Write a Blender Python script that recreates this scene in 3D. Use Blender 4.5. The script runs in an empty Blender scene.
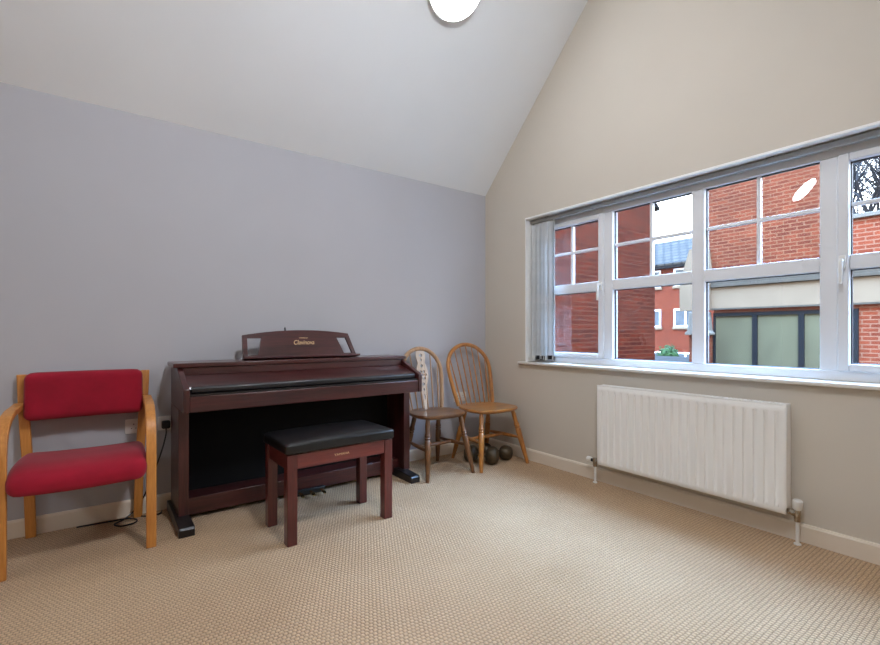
import bpy, bmesh, math, random
from mathutils import Vector, Matrix, Euler
R = math.radians
scene = bpy.context.scene
COL = scene.collection

# ------------------------------------------------------------------ mesh builder
class MB:
    def __init__(self):
        self.bm = bmesh.new()
    def box(self, x0, x1, y0, y1, z0, z1):
        x0, x1 = sorted((x0, x1)); y0, y1 = sorted((y0, y1)); z0, z1 = sorted((z0, z1))
        v = [self.bm.verts.new((x, y, z)) for z in (z0, z1) for x, y in ((x0, y0), (x1, y0), (x1, y1), (x0, y1))]
        for f in ((3, 2, 1, 0), (4, 5, 6, 7), (0, 1, 5, 4), (1, 2, 6, 5), (2, 3, 7, 6), (3, 0, 4, 7)):
            self.bm.faces.new([v[i] for i in f])
        return self
    def prism(self, pts, axis, a, b):
        # pts: polygon in the two other axes (in xyz order), swept along axis from a to b
        def P(p, t):
            if axis == 'x': return (t, p[0], p[1])
            if axis == 'y': return (p[0], t, p[1])
            return (p[0], p[1], t)
        A = [self.bm.verts.new(P(p, a)) for p in pts]
        B = [self.bm.verts.new(P(p, b)) for p in pts]
        n = len(pts)
        self.bm.faces.new(A); self.bm.faces.new(B[::-1])
        for i in range(n):
            self.bm.faces.new((A[i], B[i], B[(i + 1) % n], A[(i + 1) % n]))
        return self
    def tube(self, path, rad, seg=10, closed=False, flat=1.0):
        path = [Vector(p) for p in path]
        n = len(path)
        if not hasattr(rad, '__len__'): rad = [rad] * n
        rings = []; prev = None
        for i, p in enumerate(path):
            if closed: t = path[(i + 1) % n] - path[i - 1]
            else: t = path[min(i + 1, n - 1)] - path[max(i - 1, 0)]
            t.normalize()
            if prev is None:
                up = Vector((0, 0, 1)) if abs(t.z) < .9 else Vector((1, 0, 0))
                u = t.cross(up).normalized()
            else:
                u = (prev - t * prev.dot(t)).normalized()
            prev = u
            w = t.cross(u)
            rings.append([self.bm.verts.new(p + (u * math.cos(2 * math.pi * k / seg) + w * flat * math.sin(2 * math.pi * k / seg)) * rad[i]) for k in range(seg)])
        m = n if closed else n - 1
        for i in range(m):
            a, b = rings[i], rings[(i + 1) % n]
            for k in range(seg):
                self.bm.faces.new((a[k], a[(k + 1) % seg], b[(k + 1) % seg], b[k]))
        if not closed:
            self.bm.faces.new(rings[0][::-1]); self.bm.faces.new(rings[-1])
        return self
    def lathe(self, prof, p0, p1, seg=16):
        # prof: list of (t 0..1, radius) from p0 to p1
        p0 = Vector(p0); p1 = Vector(p1)
        return self.tube([p0.lerp(p1, t) for t, r in prof], [max(r, 1e-4) for t, r in prof], seg)
    def sweep(self, path, w, h, nrm):
        # rectangular section (w across, h along nrm side) along a path; nrm: fixed sideways direction
        path = [Vector(p) for p in path]; n = len(path); nrm = Vector(nrm).normalized()
        rings = []
        for i, p in enumerate(path):
            t = (path[min(i + 1, n - 1)] - path[max(i - 1, 0)]).normalized()
            d = t.cross(nrm).normalized()
            hh = h[i] if hasattr(h, '__len__') else h
            rings.append([self.bm.verts.new(p + nrm * (w / 2 * sx) + d * (hh / 2 * sy)) for sx, sy in ((-1, -1), (1, -1), (1, 1), (-1, 1))])
        for a, b in zip(rings, rings[1:]):
            for k in range(4):
                self.bm.faces.new((a[k], a[(k + 1) % 4], b[(k + 1) % 4], b[k]))
        self.bm.faces.new(rings[0][::-1]); self.bm.faces.new(rings[-1])
        return self
    def rbox(self, cx, cy, cz, sx, sy, sz, r, n=10, fn=None):
        # rounded cushion-like block
        tmp = bmesh.new()
        bmesh.ops.create_cube(tmp, size=1)
        bmesh.ops.subdivide_edges(tmp, edges=tmp.edges[:], cuts=n, use_grid_fill=True)
        half = Vector((sx / 2, sy / 2, sz / 2)); inn = Vector([max(h - r, 1e-4) for h in half])
        mp = {}
        for v in tmp.verts:
            q = Vector()
            for i in range(3):
                s = v.co[i] * 2
                # warp so that the rounded rim gets its own rows of vertices
                s = math.copysign(abs(s) ** .7, s)
                q[i] = s * half[i]
            c = Vector([max(-inn[i], min(inn[i], q[i])) for i in range(3)])
            d = q - c
            if d.length > 1e-7: q = c + d.normalized() * min(r, max(d.length, r))
            if fn: q = fn(q)
            mp[v] = self.bm.verts.new((q.x + cx, q.y + cy, q.z + cz))
        for f in tmp.faces:
            self.bm.faces.new([mp[v] for v in f.verts])
        tmp.free()
        return self
    def sphere(self, c, r, sub=2, sc=(1, 1, 1)):
        ret = bmesh.ops.create_icosphere(self.bm, subdivisions=sub, radius=r)
        for v in ret['verts']:
            v.co = Vector((v.co.x * sc[0], v.co.y * sc[1], v.co.z * sc[2])) + Vector(c)
        return self
    def build(self, name, mat, parent=None, bevel=0, segs=2, smooth=True, angle=35, loc=None, rot=None):
        bmesh.ops.recalc_face_normals(self.bm, faces=self.bm.faces[:])
        me = bpy.data.meshes.new(name)
        self.bm.to_mesh(me); self.bm.free()
        if smooth:
            for p in me.polygons: p.use_smooth = True
            me.set_sharp_from_angle(angle=R(angle))
        me.materials.append(mat)
        o = bpy.data.objects.new(name, me); COL.objects.link(o)
        if parent: o.parent = parent
        if loc: o.location = loc
        if rot: o.rotation_euler = rot
        if bevel:
            b = o.modifiers.new('edge', 'BEVEL'); b.width = bevel; b.segments = segs
            b.limit_method = 'ANGLE'; b.angle_limit = R(40); b.harden_normals = False
        return o

def tag(o, label, cat, group=None, kind=None):
    o['label'] = label; o['category'] = cat
    if group: o['group'] = group
    if kind: o['kind'] = kind
    return o
def thing(name, loc, label, cat, rz=0, group=None, kind=None):
    o = bpy.data.objects.new(name, None); COL.objects.link(o)
    o.location = loc; o.rotation_euler = (0, 0, rz); o.empty_display_size = .1
    return tag(o, label, cat, group, kind)
def struct(o, label=None, cat=None):
    o['kind'] = 'structure'
    if label: o['label'] = label
    if cat: o['category'] = cat
    return o

# ------------------------------------------------------------------ materials
def lin(c):
    return tuple((x / 12.92 if x <= .04045 else ((x + .055) / 1.055) ** 2.4) for x in [v / 255 for v in c]) + (1,)
class NT:
    def __init__(self, name):
        self.m = bpy.data.materials.new(name); self.m.use_nodes = True
        self.t = self.m.node_tree; self.t.nodes.clear()
        self.out = self.t.nodes.new('ShaderNodeOutputMaterial')
    def n(self, typ, **kw):
        nd = self.t.nodes.new('ShaderNode' + typ)
        for k, v in kw.items():
            if k.startswith('i_'): nd.inputs[k[2:].replace('_', ' ')].default_value = v
            else: setattr(nd, k, v)
        return nd
    def l(self, a, b): self.t.links.new(a, b)
    def math(self, op, a, b=None):
        nd = self.n('Math', operation=op)
        for i, x in enumerate((a, b)):
            if x is None: continue
            if isinstance(x, (int, float)): nd.inputs[i].default_value = x
            else: self.l(x, nd.inputs[i])
        return nd.outputs[0]
    def ramp(self, fac, stops):
        nd = self.n('ValToRGB'); e = nd.color_ramp.elements
        while len(e) < len(stops): e.new(.5)
        for el, (p, c) in zip(e, stops): el.position = p; el.color = c
        self.l(fac, nd.inputs[0]); return nd.outputs[0]
    def mix(self, fac, a, b, mode='MIX'):
        nd = self.n('Mix', data_type='RGBA', blend_type=mode)
        for sock, x in ((nd.inputs[0], fac), (nd.inputs[6], a), (nd.inputs[7], b)):
            if hasattr(x, 'is_linked') or hasattr(x, 'links'): self.l(x, sock)
            else: sock.default_value = x
        return nd.outputs[2]
    def coord(self): return self.n('TexCoord').outputs['Object']
    def noise(self, vec, scale, detail=3, rough=.5, dist=0):
        nd = self.n('TexNoise'); nd.inputs['Scale'].default_value = scale; nd.inputs['Detail'].default_value = detail
        nd.inputs['Roughness'].default_value = rough; nd.inputs['Distortion'].default_value = dist
        self.l(vec, nd.inputs['Vector']); return nd.outputs[0]
    def mapped(self, vec, scale=(1, 1, 1), rot=(0, 0, 0)):
        nd = self.n('Mapping'); nd.inputs['Scale'].default_value = scale; nd.inputs['Rotation'].default_value = rot
        self.l(vec, nd.inputs['Vector']); return nd.outputs[0]
    def bsdf(self, color, rough=.5, metal=0, spec=.5, bump=None, bstr=.2, bdist=.01, coat=0, coat_rough=.1, sheen=0, trans=0):
        p = self.n('BsdfPrincipled')
        if isinstance(color, tuple): p.inputs['Base Color'].default_value = color
        else: self.l(color, p.inputs['Base Color'])
        if isinstance(rough, (int, float)): p.inputs['Roughness'].default_value = rough
        else: self.l(rough, p.inputs['Roughness'])
        p.inputs['Metallic'].default_value = metal; p.inputs['Specular IOR Level'].default_value = spec
        p.inputs['Coat Weight'].default_value = coat; p.inputs['Coat Roughness'].default_value = coat_rough
        p.inputs['Sheen Weight'].default_value = sheen
        if bump is not None:
            b = self.n('Bump'); b.inputs['Strength'].default_value = bstr; b.inputs['Distance'].default_value = bdist
            self.l(bump, b.inputs['Height']); self.l(b.outputs[0], p.inputs['Normal'])
        self.l(p.outputs[0], self.out.inputs[0]); self.p = p
        return self.m
def plain(name, rgb, rough=.5, metal=0, spec=.5, var=.04, nscale=6, bump=0, coat=0, coat_rough=.1):
    t = NT(name); c = t.coord(); nz = t.noise(c, nscale, 4)
    base = lin(rgb)
    lo = tuple(x * (1 - var) for x in base[:3]) + (1,); hi = tuple(min(1, x * (1 + var)) for x in base[:3]) + (1,)
    col = t.ramp(nz, [(.3, lo), (.7, hi)])
    return t.bsdf(col, rough, metal, spec, bump=t.noise(c, nscale * 20, 3) if bump else None, bstr=bump, bdist=.002, coat=coat, coat_rough=coat_rough)
def wood(name, dark, light, grain='x', scale=14, rough=.35, coat=.3, stretch=14, spec=.5):
    t = NT(name); c = t.coord()
    s = {'x': (1, stretch, stretch), 'y': (stretch, 1, stretch), 'z': (stretch, stretch, 1)}[grain]
    v = t.mapped(c, s)
    a = t.noise(v, scale / 8, 5, .6, .4); b = t.noise(v, scale, 3, .6)
    f = t.math('ADD', t.math('MULTIPLY', a, .65), t.math('MULTIPLY', b, .35))
    col = t.ramp(f, [(.35, lin(dark)), (.65, lin(light))])
    return t.bsdf(col, rough, spec=spec, bump=b, bstr=.04, bdist=.002, coat=coat, coat_rough=.15)
def brick(name, c1, c2, mortar, stain=None):
    t = NT(name); c = t.coord()
    s = t.n('SeparateXYZ'); t.l(c, s.inputs[0])
    u = t.math('ADD', s.outputs[0], s.outputs[1])
    cb = t.n('CombineXYZ'); t.l(u, cb.inputs[0]); t.l(s.outputs[2], cb.inputs[1])
    b = t.n('TexBrick'); t.l(cb.outputs[0], b.inputs['Vector'])
    b.inputs['Scale'].default_value = 1; b.inputs['Brick Width'].default_value = .225; b.inputs['Row Height'].default_value = .075
    b.inputs['Mortar Size'].default_value = .011; b.inputs['Mortar Smooth'].default_value = .2; b.inputs['Bias'].default_value = 0
    b.inputs['Color1'].default_value = lin(c1); b.inputs['Color2'].default_value = lin(c2); b.inputs['Mortar'].default_value = lin(mortar)
    nz = t.noise(c, 1.6, 5, .65)
    col = t.mix(.35, b.outputs[0], t.ramp(nz, [(.3, (.35, .35, .4, 1)), (.65, (1.15, 1.05, 1, 1))]), 'MULTIPLY')
    if stain:
        z0, z1 = stain
        f = t.n('MapRange'); f.inputs['From Min'].default_value = z0; f.inputs['From Max'].default_value = z1
        f.inputs['To Min'].default_value = 1; f.inputs['To Max'].default_value = 0
        w = t.math('ADD', s.outputs[2], t.math('MULTIPLY', t.math('SUBTRACT', t.noise(c, 5, 5, .7), .5), .7))
        t.l(w, f.inputs['Value'])
        col = t.mix(t.math('MULTIPLY', f.outputs[0], .9), col, lin((74, 62, 56)))
    return t.bsdf(col, .9, spec=.03, bump=b.outputs['Fac'], bstr=-.4, bdist=.01)

M = {}
# paint
def paint(name, rgb, var=.025):
    t = NT(name); c = t.coord()
    a = t.noise(c, 1.3, 4, .5); b = tuple(lin(rgb)[:3])
    col = t.ramp(a, [(.3, tuple(x * (1 - var) for x in b) + (1,)), (.7, tuple(x * (1 + var) for x in b) + (1,))])
    return t.bsdf(col, .7, spec=.25, bump=t.noise(c, 160, 3), bstr=.06, bdist=.002)
M['grey'] = paint('grey wall paint', (180, 179, 183))
M['beige'] = paint('beige wall paint', (205, 196, 182))
M['ceiling'] = paint('white ceiling paint', (228, 229, 229))
M['skirt'] = plain('cream gloss paint', (226, 214, 196), .35, var=.02)
M['reveal'] = paint('white reveal paint', (243, 242, 239))
M['upvc'] = plain('white window plastic', (226, 227, 229), .3, var=.01)
M['bead'] = plain('black glazing gasket', (30, 31, 34), .5)
M['sill'] = plain('white sill gloss', (228, 224, 216), .3, var=.02)
M['white'] = plain('white plastic', (228, 226, 220), .35, var=.02)
M['rail'] = plain('grey aluminium rail', (150, 150, 148), .45, var=.03)
M['radiator'] = plain('white radiator enamel', (242, 240, 235), .3, var=.01)
M['chrome'] = plain('tarnished chrome', (170, 160, 145), .25, metal=1, var=.2, nscale=60)
M['brass'] = plain('polished brass', (215, 190, 130), .2, metal=1, var=.05)
M['black'] = plain('black plastic', (18, 18, 19), .45, var=.1)
M['blackwood'] = plain('black lacquer', (22, 18, 19), .38, var=.1, coat=.15)
M['blackcloth'] = plain('black board', (7, 7, 8), .8, var=.1, spec=.2)
M['vinyl'] = plain('black vinyl', (15, 15, 16), .33, var=.12, nscale=12, bump=.12)
M['gold'] = plain('gold print', (232, 196, 148), .45, metal=.3, var=.02)
M['mahog'] = wood('mahogany veneer along', (42, 17, 16), (84, 37, 35), 'x', 10, .3, .45)
M['mahog_v'] = wood('mahogany veneer upright', (46, 18, 17), (80, 36, 33), 'z', 10, .34, .3)
M['stoolwood'] = wood('stool mahogany', (66, 22, 20), (104, 42, 36), 'z', 12, .35, .3)
M['stoolrail'] = wood('stool mahogany rail', (76, 26, 24), (116, 48, 40), 'x', 12, .35, .3)
M['oakv'] = wood('honey laminated beech', (176, 108, 44), (214, 148, 74), 'z', 10, .4, .25)
M['elm'] = wood('orange stained elm', (142, 86, 32), (194, 130, 60), 'z', 12, .35, .4)
M['elmx'] = wood('orange stained elm seat', (140, 84, 30), (188, 124, 54), 'x', 12, .3, .5)
M['walnut'] = wood('brown worn elm', (78, 48, 24), (130, 84, 44), 'z', 12, .38, .35)
M['walnutx'] = wood('brown worn elm seat', (74, 44, 22), (128, 82, 44), 'x', 12, .28, .5)
M['palewood'] = wood('faded hoop wood', (150, 112, 78), (188, 152, 116), 'z', 12, .4, .3)
M['splat'] = wood('pale splat wood', (176, 152, 130), (206, 186, 166), 'z', 12, .45, .2)
M['iron'] = plain('dark grey cast iron', (78, 64, 44), .45, metal=.3, var=.3, nscale=30, bump=.2)
def fabric(name, rgb):
    t = NT(name); c = t.coord()
    w1 = t.n('TexWave', wave_type='BANDS', bands_direction='X'); w1.inputs['Scale'].default_value = 160; t.l(c, w1.inputs[0])
    w2 = t.n('TexWave', wave_type='BANDS', bands_direction='Z'); w2.inputs['Scale'].default_value = 160; t.l(c, w2.inputs[0])
    h = t.math('MULTIPLY', w1.outputs[1], w2.outputs[1])
    nz = t.noise(c, 9, 4, .6); b = lin(rgb)[:3]
    col = t.ramp(nz, [(.3, tuple(x * .85 for x in b) + (1,)), (.7, tuple(x * 1.12 for x in b) + (1,))])
    return t.bsdf(col, .85, spec=.2, bump=h, bstr=.25, bdist=.001, sheen=.15)
M['red'] = fabric('crimson upholstery', (148, 18, 40))
def carpet():
    t = NT('beige loop carpet'); c = t.coord()
    s = t.n('SeparateXYZ'); t.l(c, s.inputs[0])
    K = 2 * math.pi / .017
    wob = t.math('MULTIPLY', t.math('SUBTRACT', t.noise(c, 30, 2), .5), .008)
    x = t.math('ADD', s.outputs[0], wob); y = t.math('ADD', s.outputs[1], wob)
    row = t.math('FLOOR', t.math('DIVIDE', y, .017), None)
    odd = t.math('MULTIPLY', t.math('MODULO', t.math('ABSOLUTE', row), 2), .0085)
    sx = t.math('ABSOLUTE', t.math('SINE', t.math('MULTIPLY', t.math('ADD', x, odd), K / 2)))
    sy = t.math('ABSOLUTE', t.math('SINE', t.math('MULTIPLY', y, K / 2)))
    h = t.math('POWER', t.math('MULTIPLY', sx, sy), .6)
    fine = t.noise(c, 420, 3, .6); big = t.noise(c, 1.2, 4, .6); mid = t.noise(c, 110, 3, .75)
    col = t.ramp(big, [(.3, lin((192, 160, 124))), (.7, lin((208, 177, 141)))])
    col = t.mix(.55, col, t.ramp(mid, [(.34, (.52, .50, .47, 1)), (.66, (1.26, 1.25, 1.24, 1))]), 'MULTIPLY')
    col = t.mix(.8, col, t.ramp(h, [(.05, (.36, .33, .30, 1)), (.55, (1.08, 1.07, 1.06, 1))]), 'MULTIPLY')
    hh = t.math('ADD', h, t.math('MULTIPLY', fine, .5))
    return t.bsdf(col, .95, spec=.1, bump=hh, bstr=.7, bdist=.008, sheen=.1)
M['carpet'] = carpet()
def glass(name, tint=(1, 1, 1, 1), rough=0):
    t = NT(name); f = t.n('Fresnel'); ge = t.n('NewGeometry')
    t.l(t.math('SUBTRACT', 1.5, t.math('MULTIPLY', ge.outputs['Backfacing'], 1.5 - 1 / 1.5)), f.inputs[0])
    tr = t.n('BsdfTransparent'); tr.inputs[0].default_value = tint
    g = t.n('BsdfGlossy'); g.inputs['Roughness'].default_value = rough
    nz = t.noise(t.coord(), 3, 2); t.l(t.ramp(nz, [(0, (.96, .97, .98, 1)), (1, (1, 1, 1, 1))]), g.inputs[0])
    mx = t.n('MixShader'); t.l(f.outputs[0], mx.inputs[0]); t.l(tr.outputs[0], mx.inputs[1]); t.l(g.outputs[0], mx.inputs[2])
    t.l(mx.outputs[0], t.out.inputs[0]); return t.m
M['glass'] = glass('window glass')
def emit(name, rgb, k):
    t = NT(name); e = t.n('Emission'); e.inputs[1].default_value = k
    nz = t.noise(t.coord(), 2, 2); b = lin(rgb)[:3]
    t.l(t.ramp(nz, [(0, tuple(x * .98 for x in b) + (1,)), (1, tuple(b) + (1,))]), e.inputs[0])
    t.l(e.outputs[0], t.out.inputs[0]); return t.m
LAMP = 37.0
M['lamp'] = emit('lit opal diffuser', (238, 243, 252), LAMP)
M['lamp_fill'] = emit('lit opal diffuser of an added fill lamp', (238, 243, 252), 2.5 * LAMP)  # emission of the extra lamp added above the camera
M['lamp_soft'] = emit('lit opal diffuser, soft', (238, 243, 252), .5 * LAMP)
M['lamp_dim'] = emit('lit opal diffuser of a dimmer lamp', (238, 243, 252), 0.4 * LAMP)
def vane():
    t = NT('grey blind fabric'); c = t.coord(); nz = t.noise(c, 12, 3)
    d = t.n('BsdfDiffuse'); tl = t.n('BsdfTranslucent'); mx = t.n('MixShader'); mx.inputs[0].default_value = .35
    col = t.ramp(nz, [(.3, lin((222, 224, 224))), (.7, lin((232, 233, 233)))])
    t.l(col, d.inputs[0]); t.l(col, tl.inputs[0]); t.l(d.outputs[0], mx.inputs[1]); t.l(tl.outputs[0], mx.inputs[2])
    t.l(mx.outputs[0], t.out.inputs[0]); return t.m
M['vane'] = vane()
# outside
M['brick_dark'] = brick('dark red brick', (66, 22, 10), (46, 16, 9), (64, 32, 20))
M['brick_pink'] = brick('pink red brick', (94, 44, 28), (76, 35, 24), (98, 64, 45), stain=(2.3, 2.75))
M['brick_orange'] = brick('orange brick', (108, 50, 32), (92, 41, 27), (114, 78, 60))
M['brick_far'] = brick('orange red brick', (98, 42, 25), (80, 32, 22), (92, 52, 38))
M['render'] = plain('cream render', (104, 86, 68), .9, spec=.05, var=.05, nscale=3)
M['stone'] = plain('grey stone', (84, 74, 62), .85, var=.12, nscale=8)
M['flash'] = plain('grey lead flashing', (64, 56, 47), .8, spec=.05, var=.12, nscale=8)
M['navy'] = plain('navy window frame', (15, 16, 18), .6, spec=.1, var=.05)
def frosted():
    t = NT('green frosted glass'); c = t.coord(); nz = t.noise(t.mapped(c, (1, 1, .4)), 2.2, 4, .6)
    col = t.ramp(nz, [(.3, lin((66, 60, 44))), (.7, lin((80, 74, 54)))])
    return t.bsdf(col, .6, spec=.08)
M['frosted'] = frosted()
M['slate'] = None
def slate():
    t = NT('grey slate'); c = t.coord(); s = t.n('SeparateXYZ'); t.l(c, s.inputs[0])
    cb = t.n('CombineXYZ'); t.l(s.outputs[1], cb.inputs[0]); t.l(s.outputs[2], cb.inputs[1])
    b = t.n('TexBrick'); t.l(cb.outputs[0], b.inputs['Vector'])
    b.inputs['Scale'].default_value = 1; b.inputs['Brick Width'].default_value = .5; b.inputs['Row Height'].default_value = .26
    b.inputs['Mortar Size'].default_value = .045
    b.inputs['Color1'].default_value = lin((56, 50, 43)); b.inputs['Color2'].default_value = lin((42, 38, 33)); b.inputs['Mortar'].default_value = lin((12, 14, 17))
    return t.bsdf(b.outputs[0], .8, spec=.04)
M['slate'] = slate()
M['paving'] = plain('grey paving', (70, 69, 67), .9, var=.15, nscale=2)
M['lead'] = plain('blue grey roofing felt', (20, 18, 16), .9, spec=.05, var=.1, nscale=2)
M['farglass'] = plain('dark window glass', (52, 58, 62), .1, var=.3, nscale=3)
M['bark'] = plain('dark bark', (44, 42, 42), .9, spec=.05, var=.2, nscale=8)
M['leaf'] = plain('green leaves', (27, 42, 14), .8, spec=.1, var=.35, nscale=7)

# ------------------------------------------------------------------ room shell
ZC, SL = 2.39, 1.0325            # eaves height and roof slope
YR = -1.9; ZR = ZC - SL * YR     # ridge
YF = 2 * YR                      # far eaves (behind the camera)
XL = -7.4
ZT = 2.067; ZS = .836            # window head, sill top
WY0, WY1 = -.519, -3.27          # window reveal sides
WX = .115                        # window face

struct(MB().box(XL - .2, .25, YF - .2, .2, -.2, 0).build('floor', M['carpet'], smooth=False))
struct(MB().prism([(0, ZC), (YR, ZR), (YF, ZC), (YF - .2, ZC), (YF - .2, ZC + .1), (YR, ZR + .3), (.2, ZC + .1), (.2, ZC)], 'x', XL - .2, .25).build('ceiling', M['ceiling'], smooth=False))
struct(MB().box(XL - .2, .25, 0, .2, 0, ZC).build('wall_back', M['grey'], smooth=False))
struct(MB().box(XL - .2, .25, YF - .2, YF, 0, ZC).build('wall_front', M['beige'], smooth=False))
struct(MB().prism([(0, 0), (0, ZC), (YR, ZR), (YF, ZC), (YF, 0)], 'x', XL - .2, XL).build('wall_left', M['beige'], smooth=False))
b = MB()
b.prism([(0, 0), (0, ZC), (WY0, ZC - SL * WY0), (WY0, 0)], 'x', 0, .25)
b.prism([(YF, 0), (YF, ZC), (WY1, ZC + SL * (WY1 - YF)), (WY1, 0)], 'x', 0, .25)
b.prism([(WY0, 0), (WY0, ZS - .025), (WY1, ZS - .025), (WY1, 0)], 'x', 0, .25)
b.prism([(WY0, ZT + .007), (WY0, ZC - SL * WY0), (YR, ZR), (WY1, ZC + SL * (WY1 - YF)), (WY1, ZT + .007)], 'x', 0, .25)
struct(b.build('wall_right', M['beige'], smooth=False))
# skirting boards
def skirt_prof(): return [(0, 0), (.016, 0), (.016, .082), (.010, .094), (0, .094)]
struct(MB().prism([(-a, z) for a, z in skirt_prof()], 'x', XL, 0).build('baseboard_back', M['skirt'], smooth=False))
struct(MB().prism([(-a, z) for a, z in skirt_prof()], 'y', -.016, YF).build('baseboard_right', M['skirt'], smooth=False))
struct(MB().prism([(YF + a, z) for a, z in skirt_prof()], 'x', XL, -.016).build('baseboard_front', M['skirt'], smooth=False))
struct(MB().prism([(XL + a, z) for a, z in skirt_prof()], 'y', -.016, YF + .016).build('baseboard_left', M['skirt'], smooth=False))
# white reveal linings of the window opening
struct(MB().box(-.003, WX, WY0, WY1, ZT - .005, ZT + .007).build('trim_1', M['reveal'], smooth=False))
struct(MB().box(-.002, WX, WY0, WY0 - .004, ZS, ZT - .004).build('trim_2', M['reveal'], smooth=False))
struct(MB().box(-.002, WX, WY1, WY1 + .004, ZS, ZT - .004).build('trim_3', M['reveal'], smooth=False))

# ------------------------------------------------------------------ window
win = thing('window_1', (0, 0, 0), 'wide white four-light window over the radiator', 'window', kind='structure')
MB().box(-.034, WX + .06, WY0 + .066, WY1 - .066, ZS - .022, ZS).build('window_sill', M['sill'], win, bevel=.006)
Y0, Y1 = WY0 - .004, WY1 + .004
fr = MB()
X0, X1 = WX, WX + .065
fr.box(X0, X1, Y0, Y0 - .062, ZS, ZT - .004); fr.box(X0, X1, Y1, Y1 + .062, ZS, ZT - .004)
fr.box(X0, X1, Y0 - .062, Y1 + .062, 1.99, ZT - .004); fr.box(X0, X1, Y0 - .062, Y1 + .062, ZS, .888)
fr.build('window_frame', M['upvc'], win, bevel=.005)
for ya, yb in ((-1.215, -1.286), (-1.855, -1.932), (-2.507, -2.582)):
    MB().box(X0 - .002, X1, ya, yb, .888, 1.99).build('mullion', M['upvc'], win, bevel=.006)
GX = WX + .035
def pane(parent, y0, y1, z0, z1):
    MB().box(GX, GX + .004, y0 + .004, y1 - .004, z0 - .004, z1 + .004).build('glass_pane', M['glass'], parent, smooth=False)
    g = MB(); t = .004; gx0, gx1 = GX - .010, GX + .012      # dark gasket line around the glass
    g.box(gx0, gx1, y0, y0 - t, z0, z1); g.box(gx0, gx1, y1, y1 + t, z0, z1)
    g.box(gx0, gx1, y0 - t, y1 + t, z0, z0 + t); g.box(gx0, gx1, y0 - t, y1 + t, z1 - t, z1)
    g.build('gasket', M['bead'], parent, smooth=False)
def light(parent, y0, y1, z0, z1, tz0, tz1, zm):
    MB().box(X0 - .001, X1 - .005, y0, y1, tz0, tz1).build('transom', M['upvc'], parent, bevel=.005)
    pane(parent, y0, y1, z0, tz0); pane(parent, y0, y1, tz1, z1)
    g = MB(); ym = (y0 + y1) / 2
    g.box(GX - .012, GX + .016, y0 - .002, y1 + .002, zm - .010, zm + .010)
    g.box(GX - .0125, GX + .0165, ym - .010, ym + .010, tz1, z1)
    g.build('glazing_bar', M['upvc'], parent, bevel=.003)
light(win, -1.286, -1.855, .888, 1.99, 1.404, 1.48, 1.738)
light(win, -1.932, -2.507, .888, 1.99, 1.404, 1.48, 1.738)
def sash(y0, y1, handle_y):
    s = MB(); a = .045; xs0, xs1 = X0 - .014, X1 - .01
    z0, z1 = .888, 1.99
    s.box(xs0, xs1, y0, y0 - a, z0, z1); s.box(xs0, xs1, y1, y1 + a, z0, z1)
    s.box(xs0, xs1, y0 - a, y1 + a, z0, z0 + .036); s.box(xs0, xs1, y0 - a, y1 + a, z1 - .037, z1)
    so = s.build('casement_sash', M['upvc'], win, bevel=.006)
    light(so, y0 - a, y1 + a, z0 + .036, z1 - .037, 1.404, 1.478, 1.736)
    h = MB(); hx = xs0
    h.rbox(hx - .006, handle_y, 1.44, .012, .028, .07, .005, 4)
    h.tube([(hx - .012, handle_y, 1.45), (hx - .035, handle_y, 1.45), (hx - .042, handle_y, 1.435), (hx - .042, handle_y, 1.40), (hx - .042, handle_y, 1.33)], [.009, .009, .010, .009, .007], 10)
    h.build('window_handle', M['white'], so)
    k = MB(); k.lathe([(0, .005), (1, .005)], (hx - .0132, handle_y, 1.462), (hx - .0118, handle_y, 1.462), 10)
    return so
sash(-.585, -1.215, -1.193)
sash(-2.582, -3.205, -2.604)

# ------------------------------------------------------------------ vertical blind drawn to the left
random.seed(4)
bl = thing('vertical_blind', (.07, -.6, ZT - .006), 'grey vertical blind gathered at the corner end of the window', 'blind')
b = MB(); b.box(-.019, .019, WY0 + .6 - .012, WY1 + .6 + .012, -.036, -.007)
for yy in (-.1, -.9, -1.7, -2.5): b.box(-.012, .012, yy - .02, yy + .02, -.007, .002)
b.build('headrail', M['rail'], bl, bevel=.003)
nv = 11
for i in range(nv):
    y = -.572 - i * .0215
    ang = R((24 if i % 2 else -22) + random.uniform(-12, 12)) if i < nv - 1 else R(48)
    if i == nv - 1: y = -.775
    h0, h1 = -.05, -(ZT - .006 - .862) + random.uniform(-.006, .006)
    v = MB(); n = 5; W = .074
    rows = []
    for z in (h0, h1):
        fr_, bk = [], []
        for k in range(n + 1):
            s = (k / n - .5) * W; c = .004 * math.sin((k / n) * math.pi * 2)
            fr_.append(v.bm.verts.new((s, c, z))); bk.append(v.bm.verts.new((s, c + .0012, z)))
        rows.append((fr_, bk))
    (f0, b0), (f1, b1) = rows
    for k in range(n):
        v.bm.faces.new((f0[k], f0[k + 1], f1[k + 1], f1[k])); v.bm.faces.new((b0[k + 1], b0[k], b1[k], b1[k + 1]))
        v.bm.faces.new((f0[k + 1], f0[k], b0[k], b0[k + 1])); v.bm.faces.new((f1[k], f1[k + 1], b1[k + 1], b1[k]))
    v.bm.faces.new((f0[0], f1[0], b1[0], b0[0])); v.bm.faces.new((f0[n], b0[n], b1[n], f1[n]))
    vo = v.build('slat', M['vane'], bl, loc=(0, y + .6, 0), rot=(0, 0, ang), angle=60)
    MB().box(-.008, .008, -.002, .004, h0 - .005, -.036).build('hanger', M['white'], vo, smooth=False)
    MB().box(-.034, .034, -.0035, .0055, h1 - .003, h1 + .03).build('bottom_weight', M['black'] if i % 3 else M['white'], vo, bevel=.001)
ch = MB(); pts = []
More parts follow.
